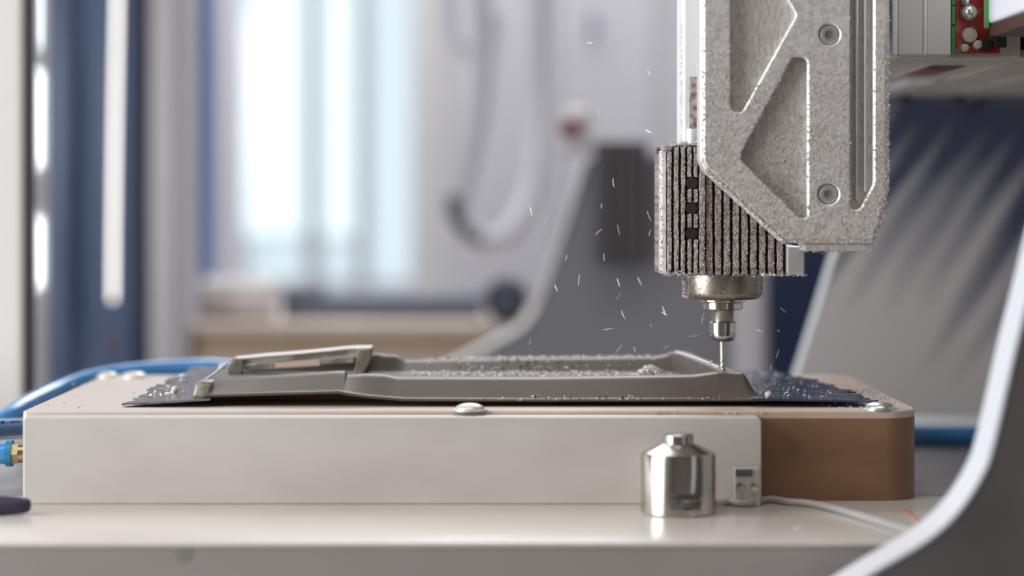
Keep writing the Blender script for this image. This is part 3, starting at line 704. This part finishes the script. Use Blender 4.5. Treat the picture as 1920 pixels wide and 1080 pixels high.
for _ in range(230):     # fuzzy right and lower edges, and the left edge of the rear plate
    q = random.random()
    if q < .35: p = W(random.uniform(1640, 1668), random.uniform(350, 456), DC + .004); p = W(1668 - max(0, (VY * 0 + random.uniform(0, 1))) * 2, random.uniform(180, 400), DC + random.uniform(.002, .02))
    elif q < .6: p = W(random.uniform(1510, 1638), 472 + random.gauss(0, 1.2), DC + random.uniform(.004, .02))
    else: p = W(1313 + random.gauss(0, .8), random.uniform(150, 300), DC + random.uniform(.004, .02))
    flake(b, p, .0014)
obj('clinging_chips', b, 'chip_tan', car, kind='stuff', auto=False)
b = bmesh.new()
for _ in range(900):     # pale fuzz along the bevel of the slanted edge
    u = random.random(); k = random.uniform(0, .0026); n_ = Vector((-.675, 0, -.738))
    p = W(1322 + 149 * u, 320 + 136 * u, DC); p = p - n_ * (.0030 - k) * .55 + n_ * .0008 + Vector((0, .0002 + k * .8, 0))
    flake(b, p, .0013)
for _ in range(300): flake(b, W(1314 + random.uniform(0, 8), random.uniform(60, 312), DC + .0012), .0009)
obj('edge_chips', b, 'chip_white', car, kind='stuff', auto=False)
b = bmesh.new()
for _ in range(420): flake(b, Vector((X(1281.5, 1.445) + random.gauss(-.0003, .0003), 1.455 + random.uniform(0, .01), Z(random.uniform(40, 270), 1.45))), .0012)
for _ in range(160): flake(b, W(random.uniform(1427, 1512), 515.5 + random.gauss(0, 1.0), DH + random.uniform(.0, .02)), .0014)
obj('clinging_chips', b, 'chip_white', bpy.data.objects['spindle_clamp'], kind='stuff', auto=False)

# ================================================================== TOOLING BLOCK, BAR
D0, D1 = 1.402, 1.694
xl_, xr_ = X(42, D0), X(1726, D0)
t = thing('tooling_block', 'brown tooling block with rounded corners carrying the grey part', 'wooden block', ((xl_ + xr_) / 2, (D0 + D1) / 2, T))
plan = rounded([(xl_, D0), (xr_, D0), (xr_, D1), (xl_, D1)], [.003, .022, .022, .012], 10)
def slab(plan, z0, z1, ch=0):
    b = bmesh.new(); lo = [b.verts.new((x, y, z0)) for x, y in plan]; hi = [b.verts.new((x, y, z1 - ch)) for x, y in plan]; bridge(b, lo, hi)
    b.faces.new(lo)
    if ch:
        tp = [b.verts.new((x, y, z1)) for x, y in offset(ccw(plan), ch)]; bridge(b, hi, tp); b.faces.new(tp)
    else: b.faces.new(hi)
    return b
obj('core', slab(plan, T, BT - .0045), 'mdf', t, 30)
obj('top_skin', slab(plan, BT - .0044, BT, .0008), 'mdf_top', t, 30)
hcore = BT + .010
obj('mould_core', BX(X(420, 1.5), X(1330, 1.5), 1.476, 1.552, BT - .0002, hcore, bev=.002), 'mdf', t)
obj('mould_insert', BX(X(522, 1.575), X(610, 1.575), 1.572, 1.60, BT, BT + .019, bev=.001), 'mdf_top', t)
t = thing('aluminium_bar', 'long pale dull aluminium bar along the front of the tooling block', 'bar', (X(735, 1.39), 1.392, T))
bo = rounded([(X(43, 1.386), T), (X(1428, 1.386), T), (X(1428, 1.386), Z(782, 1.386)), (X(43, 1.386), Z(782, 1.386))], [.001, .003, .003, .002], 5)
bb, _ = plate(bo, 1.386, D0 - .0006, .0008); obj('bar', bb, 'bar', t)
b = bmesh.new()
for _ in range(150):
    flake(b, W(random.uniform(1230, 1440), 774 + random.gauss(0, 1.6), D0 + random.uniform(-.001, .004)), .0016)
for _ in range(700):
    px_ = random.triangular(1500, 1720, 1650); d = random.uniform(1.41, 1.66); x_ = X(px_, 1.5)
    if x_ < xr_ - .004: flake(b, Vector((x_, d, BT + .0004)), .0014)
for _ in range(90):
    d = random.uniform(1.41, 1.68); flake(b, Vector((random.uniform(X(70, 1.5), X(330, 1.5)), d, BT + .0004)), .0012)
obj('loose_chips', b, 'chip', bpy.data.objects['tooling_block'], kind='stuff', auto=False)

# domed clamp screws
def clamp_screw(px, py, wpx, label, first=[None]):
    d = .126 * F / (py + 7 - VY)
    if first[0] is None:
        t = thing('clamp_screw', label, 'screw', (X(px, d), d, BT), 'domed screws on the block')
        R = .0095
        b = bmesh.new(); lathe(b, X(px, d), d, [(R, BT), (R, BT + .0010), (R * .96, BT + .0014)], 28); obj('washer', b, 'zinc_pale', t, 40)
        b = bmesh.new(); lathe(b, X(px, d), d, [(R * .84, BT + .0014), (R * .82, BT + .0026), (R * .66, BT + .0043), (R * .4, BT + .0054), (R * .12, BT + .0058)], 28); obj('dome_head', b, 'zinc_pale', t, 60)
        first[0] = t
    else:
        s = first[0]; t = s.copy(); COL.objects.link(t); t.location = (X(px, d), d, BT); t['label'] = label
        for ch in s.children:
            c = ch.copy(); COL.objects.link(c); c.parent = t
    sc = wpx / 2 / F * d / .0095; t.scale = (sc, sc, sc * .72); return t
clamp_screw(881, 763, 66, 'pale domed screw at the front centre of the block below the part')
st_ = clamp_screw(1650, 761, 66, 'domed steel screw at the front right corner of the block')
for c_ in st_.children: c_.material_slots[0].link = 'OBJECT'; c_.material_slots[0].material = M['zinc']
clamp_screw(252, 702, 58, 'pale domed screw at the rear left of the block beside the jagged sheet')
clamp_screw(203, 700, 46, 'pale domed screw nearest the blue hose at the rear left corner')
clamp_screw(1462, 706, 34, 'small pale screw behind the blue jagged trim near the end mill')

# ================================================================== THE FORMED GREY PART
t = thing('formed_panel', 'grey thermoformed plastic panel with jagged edges lying on the brown block', 'panel', (X(900, 1.5), 1.53, BT))
mm = .001
Ds = np.concatenate([np.linspace(1.4315, 1.434, 3), np.linspace(1.4355, 1.472, 26), np.linspace(1.478, 1.552, 12), np.linspace(1.556, 1.606, 30), np.linspace(1.612, 1.63, 4)])
PX = np.unique(np.concatenate([np.linspace(368, 402, 20), np.linspace(402, 636, 24), np.linspace(636, 668, 16), np.linspace(668, 760, 22), np.linspace(760, 1270, 30), np.linspace(1270, 1440, 70)]))
ip = np.interp
def sst(x, a, c): 
    u = np.clip((x - a) / (c - a), 0, 1); return u * u * (3 - 2 * u)
def height(px, d):
    lip = ip(px, [368, 392, 640, 652, 690, 760, 1000, 1440], [4.5, 7, 9.3, 8.4, 6.6, 4.6, 4.2, 4.6])
    top = ip(px, [368, 392, 500, 630, 645, 652, 690, 722, 745, 1000, 1300, 1345, 1440], [12, 14.8, 17.2, 20.2, 20.2, 17.9, 18.6, 18.2, 16.6, 16.4, 17.8, 19.6, 19.6])
    floor = 11.5
    rear = ip(px, [368, 425, 440, 692, 700, 728, 748, 1000, 1255, 1275, 1290, 1310, 1440], [12, 12, 16.6, 23.6, 22.5, 22.4, 18.8, 20.2, 21.2, 22.4, 24.3, 24.5, 24])
    base = 5.0
    h = ip(d, [1.4315, 1.434, 1.450, 1.4525, 1.455, 1.461, 1.463, 1.469, 1.557, 1.559, 1.571, 1.574, 1.585, 1.588, 1.602, 1.606, 1.63],
           [lip, lip + .8, top - 1.2, top - .3, top, top, top - .4, floor, floor, floor + .4, rear - .5, rear, rear, rear - 1, base + .5, base, base - 1])
    pe = ip(d, [1.428, 1.46, 1.574, 1.63], [1402, 1392, 1326, 1300])
    rim = ip(d, [1.428, 1.455, 1.463, 1.574, 1.588, 1.63], [0, 0, 19.6, 24.3, 22, 0])
    wv = float(sst(px, pe - 46, pe - 33))
    if 1.458 < d < 1.59: h = h * (1 - wv) + max(h, rim) * wv
    e = 1 - float(sst(px, pe - 4, pe + 30)) ; h = base + (h - base) * e if h > base else h
    e2 = float(ip(px, [370, 388, 396], [0, .82, 1])) if d < 1.5 else 1.0
    h = 5 + (h - 5) * e2 if h > 5 else h
    return h
b = bmesh.new(); grid = []
for px in PX:
    col = []
    for d in Ds:
        h = height(px, d)
        col.append(b.verts.new((X(px, 1.45), d, BT + h * mm)))
    grid.append(col)
for i in range(len(PX) - 1):
    for j in range(len(Ds) - 1):
        b.faces.new((grid[i][j], grid[i + 1][j], grid[i + 1][j + 1], grid[i][j + 1]))
sh = obj('shell', b, 'panel', t, True, auto=False)
md = sh.modifiers.new('thickness', 'SOLIDIFY'); md.thickness = .0014; md.offset = -1
# jagged sheets left and right
def sheet(inner, outer_fn, name, m, h_in, h_out, seed):
    rnd = random.Random(seed); b = bmesh.new(); rows = []; nd = 46
    for j in range(nd):
        d = 1.427 + (1.662 - 1.427) * j / (nd - 1)
        xi = inner(d); xo = outer_fn(d) + rnd.uniform(-1, 1) * .0038 + (.004 if j % 3 == 0 else 0)
        row = []
        for i in range(13):
            u = i / 12; x = xi + (xo - xi) * u
            z = BT + (h_in(d) * (1 - u) + h_out(d) * u) * mm + rnd.uniform(-.0006, .0006) * (.12 + u ** 4)
            row.append(b.verts.new((x, d, z)))
        rows.append(row)
    for r0, r1 in zip(rows, rows[1:]):
        for i in range(12): b.faces.new((r0[i], r0[i + 1], r1[i + 1], r1[i]))
    o = obj(name, b, m, t, False, auto=False); md = o.modifiers.new('thickness', 'SOLIDIFY'); md.thickness = .0012; md.offset = 0
    o['label'] = 'jagged trimmed sheet edge'; return o
sheet(lambda d: X(402, 1.45) if d < 1.5 else X(440, 1.45), lambda d: X(ip(d, [1.427, 1.46, 1.54, 1.6, 1.662], [222, 258, 300, 334, 372]), d), 'trimmed_sheet', 'sheet',
      lambda d: ip(d, [1.43, 1.5, 1.66], [4.8, 7, 9]), lambda d: ip(d, [1.43, 1.5, 1.66], [1.6, 4.5, 8]), 3)
sheet(lambda d: X(ip(d, [1.43, 1.57, 1.662], [1404, 1336, 1300]), 1.45), lambda d: X(ip(d, [1.427, 1.47, 1.52, 1.58, 1.662], [1636, 1606, 1562, 1520, 1450]), d), 'trimmed_sheet', 'sheet_blue',
      lambda d: ip(d, [1.43, 1.66], [4.8, 4.4]), lambda d: ip(d, [1.43, 1.5, 1.66], [3.6, 4.2, 4.5]), 11)
# raised window frame on the left half
fd = 1.556
def rail(pts_top, hgt, y0, y1, m, name):
    b = bmesh.new(); rows = []
    for px, h in pts_top:
        x = X(px, fd); z = BT + h * mm; rows.append([b.verts.new((x, y0, z - hgt)), b.verts.new((x, y0, z)), b.verts.new((x, y1, z + .0006)), b.verts.new((x, y1, z - hgt))])
    for r0, r1 in zip(rows, rows[1:]): bridge(b, r0, r1)
    b.faces.new(rows[0]); b.faces.new(rows[-1]); return obj(name, b, m, t)
tp = [(440, 20.8), (500, 23), (560, 24.6), (620, 26.6), (650, 27.8), (672, 28.2), (697, 28.3)]
rail(tp, .0045, fd, fd + .012, 'panel_light', 'frame_rail')
rail([(p, h + .5) for p, h in tp], .0009, fd - .0008, fd + .0125, 'chip_white', 'rail_edge')
def strip(pa, pb, ha0, ha1, hb0, hb1, m, name, y=fd - .0006):
    b = bmesh.new(); q = []
    for px, h0, h1 in ((pa, ha0, ha1), (pb, hb0, hb1)):
        q.append([b.verts.new((X(px, y), yy, BT + h * mm)) for yy, h in ((y, h0), (y, h1), (y + .004, h1), (y + .004, h0))])
    bridge(b, q[0], q[1]); b.faces.new(q[0]); b.faces.new(q[1][::-1]); return obj(name, b, m, t)
strip(459, 514, 13.4, 16.6, 14.6, 18.0, 'panel_light', 'frame_sill')
strip(515, 600, 15.0, 18.4, 16.6, 21.0, 'mdf_top', 'mould_strip')
strip(601, 664, 17.4, 20.4, 18.6, 22.2, 'panel_light', 'frame_sill')
def skew(pts, y0, y1, m, name):
    bb, _ = plate([(X(a, fd), Z(c, fd)) for a, c in pts], y0, y1, .0004); return obj(name, bb, m, t)
skew([(428, 690), (438, 671), (455, 672), (458, 684), (450, 712), (430, 714)], fd - .004, fd + .010, 'panel_light', 'frame_post')
skew([(671, 653), (697, 652), (697, 672), (682, 702), (664, 702), (670, 676)], fd - .008, fd + .008, 'panel_light', 'frame_post')
b = bmesh.new(); tube(b, [W(382, 714, 1.50), W(404, 698, 1.52), W(426, 680, 1.55)], .0006, 8, 4); obj('frame_brace', b, 'chip_white', t)
b = bmesh.new(); tube(b, [Vector((X(px_, 1.45), d_, BT + (height(px_, d_) + .3) * mm)) for px_, d_ in ((1296, 1.574), (1312, 1.555), (1330, 1.53), (1345, 1.505), (1356, 1.48))], .0007, 8, 5); obj('rim_edge', b, 'chip_white', t)
# rounded shiny ends of the front ridge
b = BX(X(363, 1.447), X(397, 1.447), 1.4345, 1.462, BT + .0052, BT + .0150, bev=.0026, seg=4)
for v in b.verts:
    u = (v.co.z - BT - .0052) / .0098
    v.co.x += .0022 * u; v.co.y += .004 * u * (1 if v.co.y < 1.447 else .2)
obj('ridge_cap', b, 'panel_light', t, 40)

# chips lying on the part
def heap(name, pts_fn, n, size, m, parent, label=None):
    b = bmesh.new()
    for _ in range(n): flake(b, pts_fn(), size)
    return obj(name, b, m, parent, kind='stuff', auto=False)
def on(px, d, dz=.0006): return Vector((X(px, 1.45), d, BT + height(px, d) * mm + dz))
def rim_pt():
    px = random.triangular(738, 1280, 900); return on(px, random.gauss(1.580, .0024), random.uniform(0, .0008))
heap('rim_chips', rim_pt, 800, .0015, 'chip_white', t)
def chan_pt():
    c = random.choice((800, 850, 900, 930, 960, 1000, 1050, 1100, 1130, 1160)); px = min(max(random.gauss(c, 30), 725), 1270)
    d = random.uniform(1.50, 1.556); return on(px, d, random.uniform(.0003, .0022))
heap('channel_chips', chan_pt, 520, .0018, 'chip_white', t)
def wall_pt():
    px = random.triangular(760, 1290, 980); d = random.uniform(1.560, 1.572); return on(px, d, .0006)
heap('wall_chips', wall_pt, 70, .0022, 'chip', t)
def lip_pt():
    px = random.triangular(800, 1440, 1150); return on(px, random.uniform(1.428, 1.436), .0006)
heap('lip_chips', lip_pt, 60, .0019, 'chip', t)
def sl_pt():
    d = random.uniform(1.44, 1.65); return Vector((X(random.uniform(280, 400), 1.45), d, BT + .0065))
heap('sheet_chips', sl_pt, 90, .0022, 'chip_white', t)
def sr_pt():
    d = random.uniform(1.43, 1.65); return Vector((X(random.uniform(1420, 1590) - (d - 1.43) * 300, 1.45), d, BT + .0056))
heap('sheet_chips', sr_pt, 160, .0020, 'chip_white', t)
b = bmesh.new()
for _ in range(800):
    u = random.gauss(0, 1); v = random.gauss(0, .35); hh = .006 * math.exp(-u * u * .7)
    flake(b, Vector((X(1218, 1.54) + max(-2, min(2, u)) * .0062, 1.53 + v * .012, BT + .0122 + random.uniform(0, hh))), .0021)
o = obj('chip_pile', b, 'chip_white', None, kind='stuff', auto=False); tag(o, 'small pile of white shavings in the channel left of the end mill', 'chips')
# single clumps on the sheet
def clump(px, d, h, rr, label):
    b = bmesh.new(); c = Vector((X(px, d), d, BT + h * mm)); bmesh.ops.create_icosphere(b, subdivisions=2, radius=rr, matrix=Matrix.Translation(c))
    for v in b.verts: v.co = c + (v.co - c) * (1 + .25 * mnoise.noise((v.co - c) * 900))
    tag(obj('chip_clump', b, 'chip', None, True), label, 'chip')
clump(328, 1.475, 7.2, .0024, 'pale round chip clump on the jagged grey sheet at left')
clump(416, 1.600, 12.5, .0026, 'pale chip clump near the left post of the raised frame')
clump(1441, 1.436, 7.0, .0024, 'pale chip clump on the front edge of the blue jagged trim')
clump(1334, 1.500, 21.6, .0021, 'white chip clump on the rim beside the end mill')

# ================================================================== SMALL THINGS ON THE BED
dcy = 1.347; cxx = X(1272, dcy)
t = thing('tool_setter', 'satin steel cylinder with stepped neck standing on the cream bed', 'cylinder', (cxx, dcy, T))
b = bmesh.new(); R = .0216
lathe(b, cxx, dcy, [(R * .96, T), (R, T + .0008), (R, T + .0335), (R * .965, T + .0352), (R * .52, T + .0395), (R * .43, T + .0405)], 72); obj('body', b, 'steel_satin', t, 30)
b = bmesh.new(); lathe(b, cxx, dcy, [(.0088, T + .0404), (.0088, T + .0452), (.0082, T + .0460)], 40); obj('neck', b, 'steel_satin', t, 30)
def on_cyl(b, a0, a1, za, zb2, rr, n=12):
    A = []; 
    for k in range(n + 1):
        a = a0 + (a1 - a0) * k / n; A.append([b.verts.new((cxx + q * math.sin(a), dcy - q * math.cos(a), zq)) for q, zq in ((rr, za), (rr, zb2), (rr - .0004, zb2), (rr - .0004, za))])
    for r0, r1 in zip(A, A[1:]): bridge(b, r0, r1)
    b.faces.new(A[0]); b.faces.new(A[-1])
b = bmesh.new(); on_cyl(b, -.28, .56, T + .0042, T + .0138, R + .00008); obj('etched_label', b, 'etch', t)
b = bmesh.new()
for row, zz0 in enumerate((T + .0105, T + .0072, T + .0052)):
    a = -.24
    while a < .5:
        wd = random.uniform(.03, .08); on_cyl(b, a, a + wd, zz0, zz0 + (.0022 if row == 0 else .0012), R + .00014, 3); a += wd + .025
obj('etched_marks', b, 'ink', t)
# small steel clip and its cord
dk = 1.376
t = thing('corner_clip', 'small clear block with screws at the right end of the aluminium bar', 'clip', (X(1402, dk), dk, T))
obj('block', BX(X(1378, dk), X(1426, dk), dk, 1.3855, T, Z(878, dk), bev=.0008), 'clear', t)
obj('dark_inset', BX(X(1379, dk), X(1411, dk), dk - .0006, dk + .001, Z(893, dk), Z(880, dk), bev=.0003), 'motor', t)
for px_, m_2 in ((1388, 'steel_satin'), (1414, 'steel')):
    b = bmesh.new(); lathe(b, X(px_, dk), Z(914, dk), [(.0018, dk - .0018), (.0028, dk - .0014), (.0030, dk + .001)], 20, 'y'); obj('screw', b, m_2, t, 40)
b = bmesh.new()
zc = T + .0022
def tb(px, py): d = (CZ - zc) * F / (py - VY); return W(px, py, d)
tube(b, [Vector((cxx + R - .001, dcy + .008, T + .004)), tb(1362, 941), tb(1400, 944), tb(1440, 936), tb(1480, 941), tb(1520, 944), tb(1570, 955), tb(1640, 976), tb(1720, 1000), tb(1800, 1012)], .0021, 12, 8)
tag(obj('sensor_cord', b, 'cord', None, True), 'pale grey cord running over the bed towards the dark end plate', 'cord')
b = bmesh.new(); zc = T + .0006
tube(b, [tb(1697, 955), tb(1708, 964), tb(1724, 976)], .0006, 8, 5); tag(obj('red_thread', b, 'red_wire', None, True), 'short thin red wire scrap on the bed near the dark plate', 'wire')
# dark handle at the left
d = 1.338
t = thing('marker_pen', 'dark purple pen with rounded end lying on the bed at far left', 'pen', (X(0, d), d, T))
b = bmesh.new(); pr = .0056
prof = [(.0012, X(58, d)), (.0032, X(56, d)), (.0042, X(50, d)), (.0050, X(30, d)), (pr, X(5, d)), (pr, X(-120, d)), (pr * .8, X(-130, d))]
lathe(b, d, T + pr, prof[::-1], 28, 'x'); obj('barrel', b, 'pen', t, 50)
b = bmesh.new(); lathe(b, d, T + pr, [(pr + .0004, X(-60, d)), (pr + .0004, X(-40, d))], 28, 'x'); obj('ring', b, 'slate', t, 50)

# ================================================================== BLUE HOSES
hr = .0072
b = bmesh.new(); tube(b, [W(-90, 810, 1.47), W(-30, 806, 1.49), W(15, 804, 1.52), W(60, 800, 1.56), W(95, 790, 1.62)], .0072, 20, 8)
t = thing('blue_hose', 'blue pneumatic hose with printed marks entering at left beside the block', 'hose', W(-40, 815, 1.48))
obj('hose', b, 'hose', t, True)
b = bmesh.new()
for px_, w_ in ((0, 8), (20, 9), (31, 6)):
    p = W(px_, 791.0, 1.505 - .0052); box(b, p.x, p.x + w_ / F * 1.5, p.y - .0003, p.y + .0009, p.z - .0006, p.z + .0006)
obj('printed_marks', b, 'ink', t)
arc = [W(-80, 835, 1.60), W(-10, 800, 1.62), (W(40, 766, 1.65)), W(100, 736, 1.70), W(183, 708, 1.735), W(300, 694, 1.76), W(420, 692, 1.775), W(520, 715, 1.79), Vector((X(620, 1.80), 1.80, T + .02)), Vector((X(760, 1.80), 1.80, T + hr)), Vector((X(1100, 1.78), 1.78, T + hr)), Vector((X(1500, 1.74), 1.74, T + hr)), Vector((X(1720, 1.715), 1.715, T + hr)), Vector((X(1900, 1.72), 1.72, T + hr)), Vector((X(2050, 1.76), 1.76, T + hr))]
b = bmesh.new(); tube(b, arc, hr, 20, 8)
tag(obj('blue_hose', b, 'hose', None, True), 'blue hose arching behind the block and running out on the right', 'hose')
t = thing('hose_fitting', 'brass push fitting with blue hose end plugged into the left side of the block', 'fitting', W(20, 850, 1.44))
def hx(px0, px1, ra, rb, m, name, n=28, d=1.44, py=850):
    b = bmesh.new(); lathe(b, d, Z(py, d), [(ra, X(px0, d)), (rb, X(px1, d))], n, 'x'); return obj(name, b, m, t, 40)
hx(24, 36, .0068, .0068, 'brass', 'hex_body', 6); hx(36, 66, .0060, .0060, 'brass', 'thread')
hx(13, 24, .0082, .0082, 'teal', 'release_ring'); hx(-90, 13, .0066, .0066, 'hose', 'hose_end')

# ================================================================== FLYING CHIPS
protos = []
for k in range(5):
    b = bmesh.new(); L = .0042; n = 5; cur = random.uniform(-.35, .35); wd = .00028; rows = []
    for i in range(n + 1):
        u = i / n - .5; p = Vector((u * L * .5, (u * u - .25) * L * cur, u * L)); rows.append([b.verts.new(p + Vector((s_ * wd * (1 - 1.2 * abs(u)), q_ * .00006, 0))) for s_, q_ in ((-1, -1), (1, -1), (1, 1), (-1, 1))])
    for r0, r1 in zip(rows, rows[1:]): bridge(b, r0, r1)
    b.faces.new(rows[0]); b.faces.new(rows[-1]); bmesh.ops.recalc_face_normals(b, faces=b.faces[:])
    me = bpy.data.meshes.new('flying_chip'); b.to_mesh(me); b.free(); me.materials.append(M['chip_white']); protos.append(me)
fl = [(1085, 75, 0), (1106, 80, 1), (1217, 136, 1), (1124, 210, 0), (1216, 246, 1), (996, 396, 0), (1026, 412, 0), (1128, 386, 0), (1151, 342, 0), (1123, 435, 0), (1160, 431, 0), (1219, 436, 0), (1133, 482, 0), (1062, 484, 0), (1086, 525, 0), (1160, 530, 0), (1199, 527, 0), (1160, 556, 0), (1246, 583, 0), (1169, 590, 0), (1221, 610, 1), (994, 640, 0), (1141, 617, 1), (1160, 655, 0), (1043, 540, 0), (1217, 405, 0), (1468, 581, 0), (1460, 620, 1), (1458, 664, 0), (1384, 652, 0), (1424, 620, 1), (1318, 596, 0), (1246, 588, 1), (1300, 630, 1), (1316, 684, 0), (1250, 652, 1), (1446, 690, 0), (1190, 655, 0)]
for px_, py_, s_ in fl:
    o = bpy.data.objects.new('flying_chip', random.choice(protos)); COL.objects.link(o); d = random.uniform(1.42, 1.53)
    o.location = W(px_, py_, d); o.rotation_euler = (random.uniform(-.5, .5), random.uniform(-.5, .5) + (1.0 if s_ else 0), random.uniform(0, 3))
    q = random.uniform(.8, 1.6); o.scale = (q, q, q)
    tag(o, 'tiny pale plastic chip flying in the air around the spindle', 'chip', 'flying chips')
